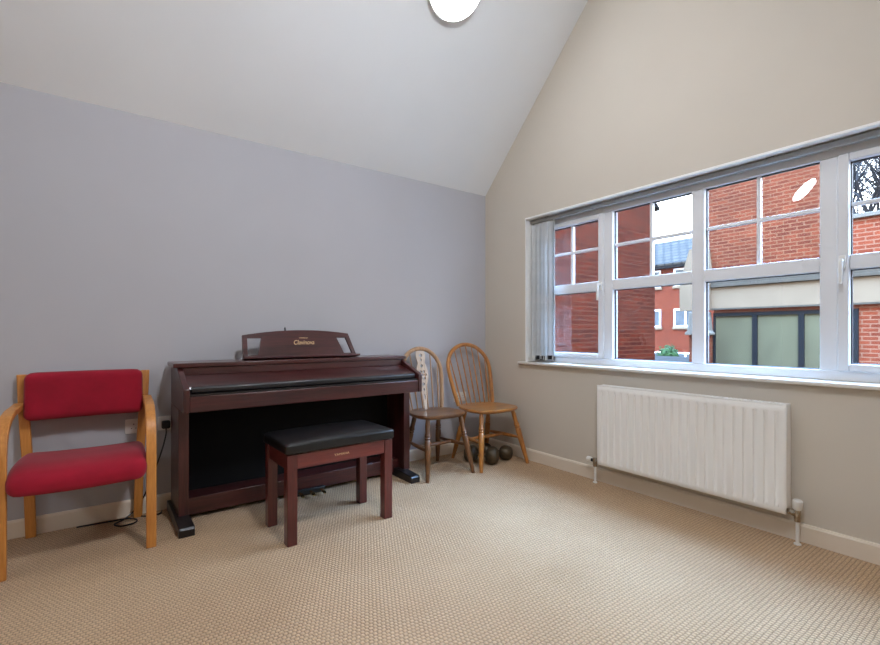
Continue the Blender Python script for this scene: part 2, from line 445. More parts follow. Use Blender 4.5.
for i in range(90):
    a = i * .52
    pts.append((-.028 + .022 * math.cos(a) + .008 * math.sin(i * .9), .045 + .022 * math.sin(a * 1.13) + .012 * math.cos(i * .31), -(ZT - .006 - ZS) + .006 + .02 * (1 + math.sin(i * .77)) * .9))
ch.tube(pts, .0022, 5)
ch.build('pull_chain', M['white'], bl)

# ------------------------------------------------------------------ ceiling lamps and added fill lamps
nrm = Vector((0, -SL, -1)).normalized()      # into the room
def lamp(x, y, label, nrm=nrm, mat='lamp'):
    z = ZC - SL * y if y > YR else ZC + SL * (y - YF)
    o = thing('ceiling_lamp', (x, y, z), label, 'lamp', group='round ceiling lamps')
    q = nrm.to_track_quat('Z', 'Y'); o.rotation_mode = 'QUATERNION'; o.rotation_quaternion = q
    b = MB(); b.tube([(0, 0, 0), (0, 0, .026), (0, 0, .034), (0, 0, .034), (0, 0, .026)], [.206, .206, .204, .201, .200], 48)
    b.build('base_ring', M['white'], o)
    prof = [(.0265, .199), (.034, .196), (.039, .178), (.043, .150), (.046, .105), (.0475, .050), (.048, .002)]
    MB().tube([(0, 0, h) for h, r in prof], [r for h, r in prof], 48).build('diffuser', M[mat], o)
lamp(-1.095, -.93, 'lit round white lamp on the sloped ceiling near the window wall', mat='lamp_soft')
lamp(-2.0, -2.94, 'added unseen fill lamp on the facing slope of the ceiling, above the camera', Vector((0, SL, -1)).normalized(), 'lamp_fill')  # added out of view to brighten the opposite ceiling slope and grey wall
lamp(-5.4, -2.94, 'added unseen fill lamp on the facing slope at the far end, behind the camera', Vector((0, SL, -1)).normalized(), 'lamp')  # also added, unseen: lights the window wall and radiator head-on
lamp(-5.4, -.88, 'lit round white lamp far down the sloped ceiling, mirrored in the window', mat='lamp_dim')

# ------------------------------------------------------------------ radiator
rd = thing('radiator', (0, -1.864, .147), 'white fluted panel radiator below the window sill', 'radiator')
hw = .56; H = .556
def rad_panel(xf, thick, flutes):
    b = MB(); n = flutes; pitch = (2 * hw - .03) / n
    ys = []
    edge = .015
    prof = [(-hw, -.004), (-hw + .004, 0), (-hw + edge, 0)]
    for i in range(n):
        y0 = -hw + edge + i * pitch
        prof += [(y0 + pitch * .30, 0.0), (y0 + pitch * .38, -.013), (y0 + pitch * .62, -.013), (y0 + pitch * .70, 0.0)]
    prof += [(hw - edge, 0), (hw - .004, 0), (hw, -.004)]
    def rowx(d, f): return xf + f * (-d)     # d negative = recess -> towards the wall
    zs = [(0, 0), (.004, 0), (.030, 0), (.048, 1), (H - .048, 1), (H - .030, 0), (H - .004, 0), (H, 0)]
    rows = []
    for j, (z, f) in enumerate(zs):
        dx = .004 if j in (0, len(zs) - 1) else 0
        rows.append([b.bm.verts.new((xf + dx - d * (f if abs(d) > .005 else 1), y, z)) for y, d in prof])
    back = [[b.bm.verts.new((xf + thick, y, z)) for y in (-hw, hw)] for z in (0, H)]
    for r0, r1 in zip(rows, rows[1:]):
        for k in range(len(prof) - 1):
            b.bm.faces.new((r0[k], r0[k + 1], r1[k + 1], r1[k]))
    b.bm.faces.new((back[0][0], back[0][1], back[1][1], back[1][0]))
    b.bm.faces.new([back[0][0]] + rows[0] + [back[0][1]]); b.bm.faces.new([back[1][0]] + rows[-1] + [back[1][1]])
    b.bm.faces.new([back[0][0], back[1][0]] + [r[0] for r in rows[::-1]]); b.bm.faces.new([back[0][1], back[1][1]] + [r[-1] for r in rows[::-1]])
    return b
rad_panel(-.103, .014, 22).build('front_panel', M['radiator'], rd, angle=50)
rad_panel(-.045, .014, 22).build('rear_panel', M['radiator'], rd, angle=50)
b = MB()
for k in range(60):
    y = -hw + .02 + k * (2 * hw - .04) / 59
    b.box(-.088, -.046, y - .0015, y + .0015, .03, H - .01)
b.build('fins', M['radiator'], rd, smooth=False)
for ys in (-hw - .002, hw - .003): MB().box(-.100, -.034, ys, ys + .005, .03, H + .006).build('side_cover', M['radiator'], rd, bevel=.002)
b = MB(); b.box(-.102, -.098, -hw, hw, H, H + .010); b.box(-.036, -.032, -hw, hw, H, H + .010)
for k in range(46):
    y = -hw + .012 + k * (2 * hw - .024) / 45
    b.box(-.098, -.036, y - .008, y + .001, H + .003, H + .008)
b.build('top_grille', M['radiator'], rd, smooth=False)
for yb in (-.42, .39): MB().box(-.034, -.001, yb, yb + .03, .08, H - .05).build('wall_bracket', M['radiator'], rd, smooth=False)
for s, nm in ((1, 'l'), (-1, 'r')):
    yp = s * (hw + .04)
    b = MB(); b.tube([(-.068, yp, -.147), (-.068, yp, -.005)], .0085, 12)
    b.tube([(-.068, yp, -.147), (-.068, yp, -.141)], .016, 14)
    b.build('pipe', M['white'], rd)
    b = MB(); b.tube([(-.068, yp, -.03), (-.068, yp, -.008), (-.068, yp, .03)], [.014, .016, .015], 12)
    b.tube([(-.068, yp, .012), (-.068, yp - s * .02, .012), (-.068, s * (hw - .004), .012)], [.013, .016, .013], 12)
    b.tube([(-.068, yp - s * .012, .012), (-.068, yp - s * .024, .012)], .018, 6)
    b.build('valve', M['chrome'], rd)
    if s < 0:
        b = MB(); b.tube([(-.068, yp, .03), (-.068, yp, .038), (-.068, yp, .075), (-.068, yp, .082)], [.015, .0205, .0225, .018], 20)
        b.build('thermostat_head', M['white'], rd)
    else:
        b = MB(); b.tube([(-.068, yp, .012), (-.068, yp + .03, .012)], [.014, .012], 12).build('valve_stem', M['black'], rd)
        b = MB(); b.tube([(-.068, yp + .03, .014), (-.068, yp + .038, .014), (-.068, yp + .064, .014), (-.068, yp + .068, .014)], [.016, .019, .018, .012], 16).build('valve_cap', M['white'], rd)

# ------------------------------------------------------------------ digital piano
PX = -1.845; PL, PR = -2.61 - PX, -1.07 - PX       # local x of the outer cheeks
pn = thing('digital_piano', (PX, -.006, 0), 'dark mahogany upright digital piano with closed key cover against the grey wall', 'piano', rz=R(1.0))
MB().box(PL - .016, PR + .004, -.285, -.02, .883, .908).build('top_board', M['mahog'], pn, bevel=.004)
cheek = [(-.02, .655), (-.02, .883), (-.262, .883), (-.285, .872), (-.497, .790), (-.512, .780), (-.512, .655)]
for x0, x1 in ((PL + .004, PL + .034), (PR - .034, PR - .004)):
    MB().prism(cheek, 'x', x0, x1).build('cheek', M['mahog_v'], pn, bevel=.003)
xi0, xi1 = PL + .0345, PR - .0345
MB().box(xi0, xi1, -.275, -.02, .838, .882).build('fall_board', M['mahog'], pn, bevel=.002)
MB().prism([(-.245, .838), (-.275, .838), (-.462, .790), (-.47, .775), (-.245, .775)], 'x', xi0 + .002, xi1 - .002).build('key_cover', M['mahog'], pn, bevel=.003)
b = MB(); b.prism([(-.4625, .7895), (-.474, .7885), (-.482, .780), (-.482, .760), (-.474, .752), (-.45, .752), (-.45, .774)], 'x', xi0 + .012, xi1 - .012)
b.build('cover_lip', M['blackwood'], pn, bevel=.003)
MB().box(xi0, xi1, -.508, -.04, .655, .740).build('key_slip', M['mahog'], pn, bevel=.004)
MB().box(xi0, xi1, -.5, -.04, .7405, .7515).build('key_bed', M['blackwood'], pn, smooth=False)
for x0, x1, fx in ((PL + .002, PL + .054, PL + .02), (PR - .054, PR - .002, PR - .062)):
    MB().box(x0, x1, -.345, -.03, .05, .655).build('leg', M['mahog_v'], pn, bevel=.003)
    b = MB(); b.prism([(-.515, 0), (-.515, .038), (-.505, .050), (-.36, .058), (-.012, .058), (-.012, 0)], 'x', fx - .038, fx + .038)
    b.build('foot', M['blackwood'], pn, bevel=.004)
MB().box(PL + .0545, PR - .0545, -.10, -.08, .06, .654).build('back_panel', M['blackcloth'], pn, smooth=False)
MB().box(PL + .0545, PR - .0545, -.27, -.245, .028, .125).build('kick_board', M['mahog'], pn, bevel=.003)
MB().box(PL + .0545, PR - .0545, -.2445, -.101, .105, .119).build('kick_shelf', M['mahog'], pn, smooth=False)
b = MB(); b.box(-.10, .12, -.295, -.18, .006, .042); b.build('pedal_box', M['black'], pn, bevel=.004)
for i, px_ in enumerate((-.06, .012, .085)):
    b = MB(); b.tube([(px_, -.30, .030), (px_, -.33, .030), (px_, -.362, .024), (px_, -.372, .018)], [.009, .012, .013, .008], 12, flat=.45)
    b.build('pedal', M['brass'], pn)
# music stand: leaning arched board with two slots
ms = bpy.data.objects.new('music_stand', None)
st = MB()
tilt = R(12)
def arc(x):                      # top edge
    u = (x - .01) / .40
    return .196 - .034 * u * u
bl_, br_ = -.400, .402           # bottom corners
tl, tr = -.397, .345             # top corners
def stand_outline():
    o = [(bl_, 0), (br_, 0)]
    for k in range(17):
        x = tr + (tl - tr) * k / 16
        o.append((x, arc(x)))
    return o
slotL = [(-.368, .028), (-.306, .028), (-.278, .142), (-.368, .142)]
slotR = [(.300, .028), (.364, .028), (.322, .142), (.252, .142)]
# fill outline with slots
def fill_with_holes(mb, outer, holes, y0, y1):
    for y in (y0, y1):
        edges = []
        for loop in [outer] + holes:
            vs = [mb.bm.verts.new((x, y, z)) for x, z in loop]
            for i in range(len(vs)): edges.append(mb.bm.edges.new((vs[i], vs[(i + 1) % len(vs)])))
        bmesh.ops.triangle_fill(mb.bm, use_beauty=True, use_dissolve=False, edges=edges)
    for loop in [outer] + holes:
        A = [mb.bm.verts.new((x, y0, z)) for x, z in loop]; B = [mb.bm.verts.new((x, y1, z)) for x, z in loop]
        for i in range(len(loop)):
            j = (i + 1) % len(loop); mb.bm.faces.new((A[i], A[j], B[j], B[i]))
    bmesh.ops.remove_doubles(mb.bm, verts=mb.bm.verts[:], dist=1e-5)
fill_with_holes(st, stand_outline(), [slotL, slotR], -.009, .009)
stand = st.build('music_stand', M['mahog'], pn, loc=(0.02, -.16, .909), rot=(-tilt, 0, 0), bevel=.002)
MB().box(bl_ + .0, br_ + .01, -.045, -.013, 0, .014).build('stand_ledge', M['mahog'], stand, bevel=.003)
b = MB(); b.tube([(-.112, .012, .18), (-.112, .012, .212), (-.111, .012, .220)], [.006, .006, .003], 8); b.build('peg', M['black'], stand)
def text(body, size, parent, loc, rot, mat, shear=0, name='lettering', sx=1, wide=1.0):
    cu = bpy.data.curves.new('lettering', 'FONT'); cu.body = body; cu.size = size; cu.extrude = .0004
    cu.align_x = 'CENTER'; cu.align_y = 'CENTER'; cu.shear = shear; cu.space_character = wide
    t = bpy.data.objects.new('lettering_source', cu); COL.objects.link(t)
    dg = bpy.context.evaluated_depsgraph_get()
    me = bpy.data.meshes.new_from_object(t.evaluated_get(dg)); bpy.data.objects.remove(t)
    me.name = name; me.materials.clear(); me.materials.append(mat)
    o = bpy.data.objects.new(name, me); COL.objects.link(o); o.parent = parent; o.location = loc; o.rotation_euler = rot; o.scale = (sx, 1, 1)
    return o
text('Clavinova', .044, stand, (.005, -.0096, .108), (R(90), 0, 0), M['gold'], shear=.25, sx=.86)
text('YAMAHA', .013, stand, (.005, -.0096, .140), (R(90), 0, 0), M['gold'], sx=1.15)

# ------------------------------------------------------------------ stool
sx0, sx1, sy0, sy1 = -2.195, -1.575, -.955, -.60
SC = ((sx0 + sx1) / 2, (sy0 + sy1) / 2)
stl = thing('piano_stool', (SC[0], SC[1], 0), 'mahogany piano bench with black padded vinyl top, in front of the piano', 'bench', rz=R(2))
hx, hy = (sx1 - sx0) / 2, (sy1 - sy0) / 2
for a in (-1, 1):
    for c in (-1, 1):
        b = MB(); lx, ly = a * (hx - .026), c * (hy - .026)
        b.box(lx - .026, lx + .026, ly - .026, ly + .026, 0, .462); b.build('leg', M['stoolwood'], stl, bevel=.003)
for c in (-1, 1):
    rail = MB().box(-hx + .0525, hx - .0525, c * (hy - .004), c * (hy - .026), .385, .462).build('rail', M['stoolrail'], stl, bevel=.002)
    if c < 0: front_rail = rail
    MB().box(c * (hx - .004), c * (hx - .026), -hy + .0525, hy - .0525, .385, .462).build('side_rail', M['stoolwood'], stl, bevel=.002)
text('YAMAHA', .017, front_rail, (-.01, -hy + .0036, .424), (R(90), 0, 0), M['gold'], sx=1.2, wide=1.1)
def dome(q):
    t = max(0, 1 - (q.x / (hx + .02)) ** 2) * max(0, 1 - (q.y / (hy + .02)) ** 2)
    if q.z > 0: q.z += .016 * t ** .5
    return q
b = MB(); b.rbox(0, 0, .4905, 2 * hx + .022, 2 * hy + .022, .055, .015, 14, dome)
cu = b.build('cushion', M['vinyl'], stl, angle=60)
b = MB()
def loop_pts(dx, dy, r, z, n=6):
    out = []
    for cx_, cy_, a0 in ((dx - r, dy - r, 0), (-dx + r, dy - r, 90), (-dx + r, -dy + r, 180), (dx - r, -dy + r, 270)):
        for k in range(n + 1):
            a = R(a0 + 90 * k / n); out.append((cx_ + r * math.cos(a), cy_ + r * math.sin(a), z))
    return out
b.tube(loop_pts(hx + .0085, hy + .0085, .016, .5085), .003, 6, closed=True); b.build('piping', M['vinyl'], cu)

# ------------------------------------------------------------------ red armchair
ac = thing('armchair', (-3.017, -.31, 0), 'beech armchair with crimson padded back and seat, left of the piano', 'chair', rz=R(-1))
def smooth_path(pts, n=8):
    P = [Vector(p) for p in pts]; P = [P[0] * 2 - P[1]] + P + [P[-1] * 2 - P[-2]]; out = []
    for i in range(1, len(P) - 2):
        for k in range(n):
            t = k / n; a, b_, c, d = P[i - 1], P[i], P[i + 1], P[i + 2]
            out.append(.5 * ((2 * b_) + (c - a) * t + (2 * a - 5 * b_ + 4 * c - d) * t * t + (3 * b_ - a - 3 * c + d) * t ** 3))
    out.append(P[-2]); return out
for s in (-1, 1):
    xs = s * .279
    b = MB()
    path = smooth_path([(xs, -.235, 0), (xs, -.238, .25), (xs, -.236, .46), (xs, -.224, .565), (xs, -.185, .640), (xs, -.11, .682), (xs, -.01, .698), (xs, .10, .700), (xs, .19, .702), (xs, .232, .704)], 6)
    b.sweep(path, .044, .028, (1, 0, 0)); b.build('arm', M['oakv'], ac, bevel=.004)
    xp = s * .236
    b = MB()
    path = smooth_path([(xp, .262, 0), (xp + s * .006, .250, .25), (xp + s * .014, .242, .45), (xp + s * .026, .250, .65), (xp + s * .036, .272, .862)], 6)
    b.sweep(path, .044, .030, (1, 0, 0)); b.build('leg', M['oakv'], ac, bevel=.004)
for yy, zz in ((-.16, .375), (.16, .36)):
    MB().box(-.252, .252, yy - .014, yy + .014, zz - .028, zz + .01).build('seat_rail', M['oakv'], ac, bevel=.004)
def seatfn(q):
    t = (q.y + .24) / .48                 # 0 front .. 1 back
    q.z += -.018 * t + .012 * math.sin(math.pi * min(1, max(0, t))) - .010 * (1 - (q.x / .27) ** 2) * 1.0
    if t < .2 and q.z < .02: q.z -= 0
    if t < .3: q.z -= .03 * (1 - t / .3) ** 2
    return q
b = MB(); b.rbox(0, -.040, .434, .524, .50, .100, .044, 14, seatfn)
b.build('seat', M['red'], ac, angle=80)
def backfn(q):
    q.y += .030 * (1 - (q.x / .262) ** 2)
    q.y += .10 * q.z
    return q
b = MB(); b.rbox(0, .200, .749, .516, .074, .25, .036, 14, backfn)
b.build('backrest', M['red'], ac, angle=80)

# ------------------------------------------------------------------ wall sockets, plug and cable
def socket(x, z, label, n=2, w=.146):
    o = thing('wall_socket', (x, 0, z), label, 'socket', group='white double wall sockets')
    b = MB(); b.rbox(0, -.005, 0, w, .010, .086, .004, 5); b.build('faceplate', M['white'], o)
    for s in (-1, 1):
        b = MB(); b.box(s * .052 - .006, s * .052 + .006, -.0135, -.0098, .012, .030); b.build('switch', M['white'], o, bevel=.001)
        b = MB()
        b.box(s * .030 - .002, s * .030 + .002, -.0108, -.013, .008, .015)
        for d in (-.011, .011): b.box(s * .030 + d - .003, s * .030 + d + .003, -.0108, -.013, -.014, -.010)
        b.build('pin_hole', M['black'], o, smooth=False)
    return o
socket(-2.765, .528, 'white double wall socket seen behind the armchair post')
socket(-2.600, .528, 'white double wall socket half hidden by the piano end, black plug in it')
socket(-.315, .50, 'white double wall socket seen through the spindles of the orange chair')
pg = MB(); pg.rbox(-2.632, -.028, .522, .046, .034, .048, .010, 5)
o = pg.build('power_plug', M['black'])
o.location = (0, 0, 0)
tag(o, 'black plug pushed into the wall socket beside the piano', 'plug')
cb = MB()
cpts = smooth_path([(-2.632, -.047, .50), (-2.635, -.055, .46), (-2.66, -.06, .36), (-2.70, -.062, .24), (-2.745, -.06, .12), (-2.80, -.055, .035), (-2.85, -.075, .006),
                    (-2.89, -.12, .005), (-2.86, -.17, .005), (-2.80, -.165, .006), (-2.785, -.12, .0065), (-2.83, -.085, .012), (-2.90, -.06, .006), (-2.98, -.05, .005), (-3.06, -.045, .005)], 8)
cb.tube(cpts, .0042, 8)
tag(cb.build('power_cable', M['black']), 'thin black cable looping down the wall to the carpet behind the armchair', 'cable')
cb = MB()
cb.tube(smooth_path([(-2.76, -.07, .005), (-2.72, -.10, .005), (-2.67, -.09, .005), (-2.655, -.05, .006)], 6), .0042, 8)
tag(cb.build('power_cable', M['black']), 'short black cable end lying on the carpet beside the piano foot', 'cable')

# ------------------------------------------------------------------ windsor chairs
def turned(t_len):
    return [(0, .0155), (.10, .019), (.22, .017), (.28, .0235), (.30, .0185), (.32, .024), (.345, .0185), (.37, .0235), (.55, .0225), (.75, .019), (.92, .0155), (1, .0135)]
def windsor(loc, rz, k, label, wood_m, seat_m, hoop_m, splat_m, wheel, nspin, lean=.16, group='hoop-back wooden chairs', hw_=.19, fw=.222, rw=.168):
    c = thing('windsor_chair', loc, label, 'chair', rz, group)
    SZ = .468
    # seat outline: D shape, wide at front
    b = MB(); out = []
    n = 48
    for i in range(n):
        a = 2 * math.pi * i / n
        ca, sa = math.cos(a), math.sin(a)
        x = math.copysign(abs(ca) ** .78, ca) * .215
        y = math.copysign(abs(sa) ** .78, sa) * .205
        x *= 1 - .10 * (y / .205)                # narrower to the back
        out.append((x * k, y * k))
    rings = [(.86, SZ - .034), (.97, SZ - .024), (1.0, SZ - .012), (.985, SZ - .002), (.95, SZ), (.80, SZ - .002), (.55, SZ - .010), (.25, SZ - .013)]
    vr = [[b.bm.verts.new((x * s, y * s, z)) for x, y in out] for s, z in rings]
    for r0, r1 in zip(vr, vr[1:]):
        for i in range(n): b.bm.faces.new((r0[i], r0[(i + 1) % n], r1[(i + 1) % n], r1[i]))
    b.bm.faces.new(vr[0][::-1]); b.bm.faces.new(vr[-1])
    b.build('seat', seat_m, c, angle=50)
    foot = {}; top = {}
    for nm, sx, sy in (('fl', -1, -1), ('fr', 1, -1), ('rl', -1, 1), ('rr', 1, 1)):
        f = Vector((sx * (fw if sy < 0 else rw) * k, (-.215 if sy < 0 else .215) * k, 0))
        t = Vector((sx * (.150 if sy < 0 else .112) * k, (-.125 if sy < 0 else .115) * k, SZ - .028))
        foot[nm] = f; top[nm] = t
        MB().lathe(turned(1), t, f, 14).build('leg', wood_m, c)
    def on(nm, t): return top[nm].lerp(foot[nm], t)
    st_prof = [(0, .009), (.2, .012), (.5, .0165), (.8, .012), (1, .009)]
    mids = []
    for s in ('l', 'r'):
        a, d = on('f' + s, .52), on('r' + s, .52)
        MB().lathe(st_prof, a, d, 10).build('stretcher', wood_m, c); mids.append(a.lerp(d, .5))
    MB().lathe(st_prof, mids[0], mids[1], 10).build('stretcher', wood_m, c)
    # hoop: plane leaning back
    Hh = (.96 if k < 1.05 else .985) - SZ
    yb = .135 * k
    def hp(x, h): return Vector((x, yb + lean * h / Hh * 1.0, SZ - .006 + h))
    W = hw_
    pts = []
    base = W * .82
    # sides swell from the base to W at 55 % and close in a round arch
    for i in range(41):
        u = -1 + 2 * i / 40
        a = u * math.pi * .5
        # param: angle 0 = top
        ang = u * R(150)
        x = W * math.sin(ang)
        if abs(ang) <= math.pi / 2:
            h = Hh - (Hh * .40) * (1 - math.cos(ang))
        else:
            q = (abs(ang) - math.pi / 2) / (R(150) - math.pi / 2)
            h = Hh * .60 * (1 - q)
            x = math.copysign(W + (base - W) * q ** 1.5, ang)
        pts.append(hp(x, max(0, h)))
    MB().tube(pts, .0175, 10).build('hoop', hoop_m, c)
    def hoop_h(x):
        r = min(1, abs(x) / W); return Hh - Hh * .40 * (1 - math.sqrt(1 - r * r)) - .004
    xs = [(-1 + 2 * i / (nspin - 1)) for i in range(nspin)]
    for u in xs:
        x0 = u * base * .80; x1 = u * W * .86
        p0 = hp(x0, .004); p0.y -= 0.0
        p1 = hp(x1, hoop_h(x1))
        MB().lathe([(0, .0055), (.3, .0068), (.55, .0062), (1, .0042)], p0, p1, 8).build('spindle', wood_m if not wheel else hoop_m, c)
    if wheel:
        # pierced splat with a wheel
        outl = [(-.013, 0), (-.017, .07), (-.022, .14), (-.030, .19), (-.050, .235), (-.058, .275), (-.056, .315), (-.046, .35), (-.034, .38), (-.044, .42), (-.046, .45), (-.036, Hh - .012)]
        poly = outl + [(-x, z) for x, z in outl[::-1]]
        def circ(cx, cz, r, n=10, sx=1): return [(cx + sx * r * math.cos(2 * math.pi * i / n), cz + r * math.sin(2 * math.pi * i / n)) for i in range(n)]
        holes = []
        for i in range(6):
            a = 2 * math.pi * i / 6
            holes.append(circ(.031 * math.cos(a), .280 + .031 * math.sin(a), .0125, 8))
        holes += [circ(0, .280, .010, 8), circ(0, .355, .014, 8), circ(0, .405, .012, 8, .7), circ(0, .443, .014, 8, 1.2), circ(0, .205, .014, 8), circ(0, .10, .024, 10, .3), circ(0, .160, .011, 8, .8)]
        b = MB(); fill_with_holes(b, poly, holes, -.005, .005)
        o = b.build('splat', splat_m, c, loc=(0, yb, SZ - .006), rot=(-math.atan2(lean, Hh), 0, 0), bevel=.001)
    return c
windsor((-.834, -.345, 0), R(-1.5), 1.0, 'brown worn wheel-back chair with pale pierced splat next to the piano', M['walnut'], M['walnutx'], M['palewood'], M['splat'], True, 6, fw=.212, lean=.10)
windsor((-.328, -.385, 0), R(-3), 1.1, 'orange-stained hoop-back chair with plain spindles in the room corner', M['elm'], M['elmx'], M['elm'], None, False, 7, hw_=.225)

# ------------------------------------------------------------------ dumbbells under the chairs
def dumbbell(p0, p1, r, label):
    p0 = Vector(p0); p1 = Vector(p1); mid = (p0 + p1) / 2; d = (p1 - p0); L = d.length
    o = thing('dumbbell', (mid.x, mid.y, 0), label, 'dumbbell', math.atan2(d.y, d.x), 'dumbbells under the chair')
    MB().lathe([(0, .013), (.25, .014), (.5, .017), (.75, .014), (1, .013)], (-L / 2, 0, r), (L / 2, 0, r), 14).build('handle', M['chrome'], o)
    for s in (-1, 1):
        c = s * L / 2; w = .052
        b = MB(); b.lathe([(0, r * .40), (.03, r * .62), (.12, r * .82), (.28, r * .96), (.42, r), (.58, r), (.72, r * .96), (.88, r * .82), (.97, r * .62), (1, r * .40)], (c - w, 0, r), (c + w, 0, r), 20)
        b.build('weight', M['iron'], o)
dumbbell((-.352, -.480, 0), (-.452, -.325, 0), .072, 'dark round-headed dumbbell behind the front leg of the orange chair')
dumbbell((-.172, -.455, 0), (-.255, -.285, 0), .062, 'dark dumbbell nearer the window wall, behind its twin')

# ------------------------------------------------------------------ outside
GZ = -2.65
struct(MB().box(.3, 60, -30, 50, GZ - .2, GZ).build('ground', M['paving'], smooth=False))
# brick wing at left
wg = thing('brick_wing', (2, 1.44, GZ), 'dark red brick gable wing outside the left window lights', 'building')
EX = 5.67; EZ = 3.55
b = MB(); b.prism([(-1.6, -.05), (EX - 2, -.05), (EX - 2, EZ - GZ - .05), (.9, EZ - GZ + 1.8), (-1.6, EZ - GZ + .3)], 'y', 0, 7)
b.build('wall', M['brick_dark'], wg, smooth=False, loc=(0, 0, .05))
b = MB(); sl = 1.8 / (EX - 2 - .9)
b.prism([(EX - 2 + .12, EZ - GZ - .12 * sl + .0), (EX - 2 + .12, EZ - GZ - .12 * sl + .06), (.9, EZ - GZ + 1.92), (.9, EZ - GZ + 1.86)], 'y', -.03, 7.1)
b.build('roof', M['slate'], wg, smooth=False)
# flat roof beyond the wing
tag(MB().box(5.72, 11.6, .6, 8.8, .25, .35).box(5.9, 11.4, .8, 8.6, GZ, .25).build('flat_roof_annex', M['lead'], smooth=False), 'low annex with a blue grey flat roof beyond the brick wing', 'building')
# far house
fh = thing('brick_house', (25, 13, GZ), 'far orange brick house with slate roof seen past the wing', 'building')
b = MB(); b.box(0, 7, -6, 8, 0, 5.35 - GZ); b.build('wall', M['brick_far'], fh, smooth=False)
b = MB(); b.prism([(-.35, 5.22 - GZ), (-.35, 5.34 - GZ), (3.5, 7.45 - GZ), (7.35, 5.34 - GZ), (7.35, 5.22 - GZ), (3.5, 7.3 - GZ)], 'y', -6.3, 8.3); b.build('roof', M['slate'], fh, smooth=False)
MB().box(-.30, 0, -6.2, 8.2, 5.08 - GZ, 5.22 - GZ).build('eaves', M['navy'], fh, smooth=False)
for (ya, yb) in ((-2.15, -3.8), (-.2, -1.34)):
    for (za, zb) in ((3.95, 5.0), (1.47, 2.56), (-1.3, -.06)):
        w = MB(); f = .09
        w.box(-.05, .05, ya, ya - f, za - GZ, zb - GZ); w.box(-.05, .05, yb, yb + f, za - GZ, zb - GZ)
        w.box(-.05, .05, ya - f, yb + f, za - GZ, za + f - GZ); w.box(-.05, .05, ya - f, yb + f, zb - f - GZ, zb - GZ)
        ym = ya + (yb - ya) * .42; w.box(-.05, .05, ym - .05, ym + .05, za + f - GZ, zb - f - GZ)
        wo = w.build('window', M['upvc'], fh, smooth=False)
        MB().box(-.015, .03, ya - f, yb + f, za + f - GZ, zb - f - GZ).build('pane', M['farglass'], wo, smooth=False)
        MB().box(-.08, 0, ya + .08, yb - .08, za - .14 - GZ, za - GZ).build('sill', M['render'], wo, smooth=False)
# near house across the yard
nh = thing('yard_building', (8, 0, GZ), 'nearby brick building with cream band and green frosted windows', 'building')
def Z(z): return z - GZ
b = MB(); b.box(.12, .45, 1.72, -.84, Z(2.1), Z(7.5)); b.build('upper_wall', M['brick_pink'], nh, smooth=False, loc=(0, 0, 0))
b = MB(); b.box(.12, .42, -.86, -9, Z(2.1), Z(3.17)); b.build('parapet_wall', M['brick_orange'], nh, smooth=False)
MB().box(.06, .48, -.86, -9, Z(3.17), Z(3.25)).build('coping', M['stone'], nh, bevel=.01)
b = MB(); b.box(.0, .35, 1.42, -9, Z(1.635), Z(2.09)); b.prism([(2.06, Z(1.6)), (2.06, Z(2.24)), (1.84, Z(3.0)), (1.5, Z(3.0)), (1.425, Z(2.25)), (1.425, Z(1.6))], 'x', -.12, .119)
b.build('cream_band', M['render'], nh, smooth=False)
b = MB(); b.box(-.06, .3, 1.42, -9, Z(2.095), Z(2.16)); b.box(-.02, .118, 1.42, -9, Z(2.16), Z(2.23)); b.build('flashing', M['flash'], nh, bevel=.008)
b = MB(); b.box(.10, .4, 1.40, -1.05, Z(1.53), Z(1.63)); b.box(.08, .5, -1.05, -9, 0, Z(1.63)); b.box(.10, .4, 1.40, -1.05, 0, Z(-.2)); b.build('lower_wall', M['brick_orange'], nh, smooth=False)
MB().box(-.02, .3, 1.44, -9, Z(1.60), Z(1.634)).build('drip_edge', M['flash'], nh, smooth=False)
b = MB(); b.box(-.10, .4, 1.85, 1.42, 0, Z(1.05)); b.build('pier', M['brick_pink'], nh, smooth=False)
b = MB(); b.prism([(1.92, Z(1.04)), (1.92, Z(1.09)), (1.86, Z(1.14)), (1.82, Z(1.56)), (1.46, Z(1.56)), (1.42, Z(1.14)), (1.36, Z(1.09)), (1.36, Z(1.04))], 'x', -.18, .1); b.build('pier_cap', M['stone'], nh, bevel=.01)
edges = [1.40, .59, -.205, -1.0]
w = MB()
w.box(.05, .15, 1.40, -1.05, Z(1.46), Z(1.53)); w.box(.05, .15, 1.40, -1.05, Z(-.2), Z(-.12))
for y in (.59, -.205): w.box(.05, .15, y + .046, y - .046, Z(-.12), Z(1.46))
w.box(.05, .15, 1.40, 1.36, Z(-.12), Z(1.46)); w.box(.02, .15, -.94, -1.05, Z(-.12), Z(1.46))
wf = w.build('window_frame', M['navy'], nh, smooth=False)
for a, c in ((1.36, .636), (.544, -.159), (-.251, -.94)):
    MB().box(.09, .13, a, c, Z(-.12), Z(1.46)).build('frosted_pane', M['frosted'], wf, smooth=False)
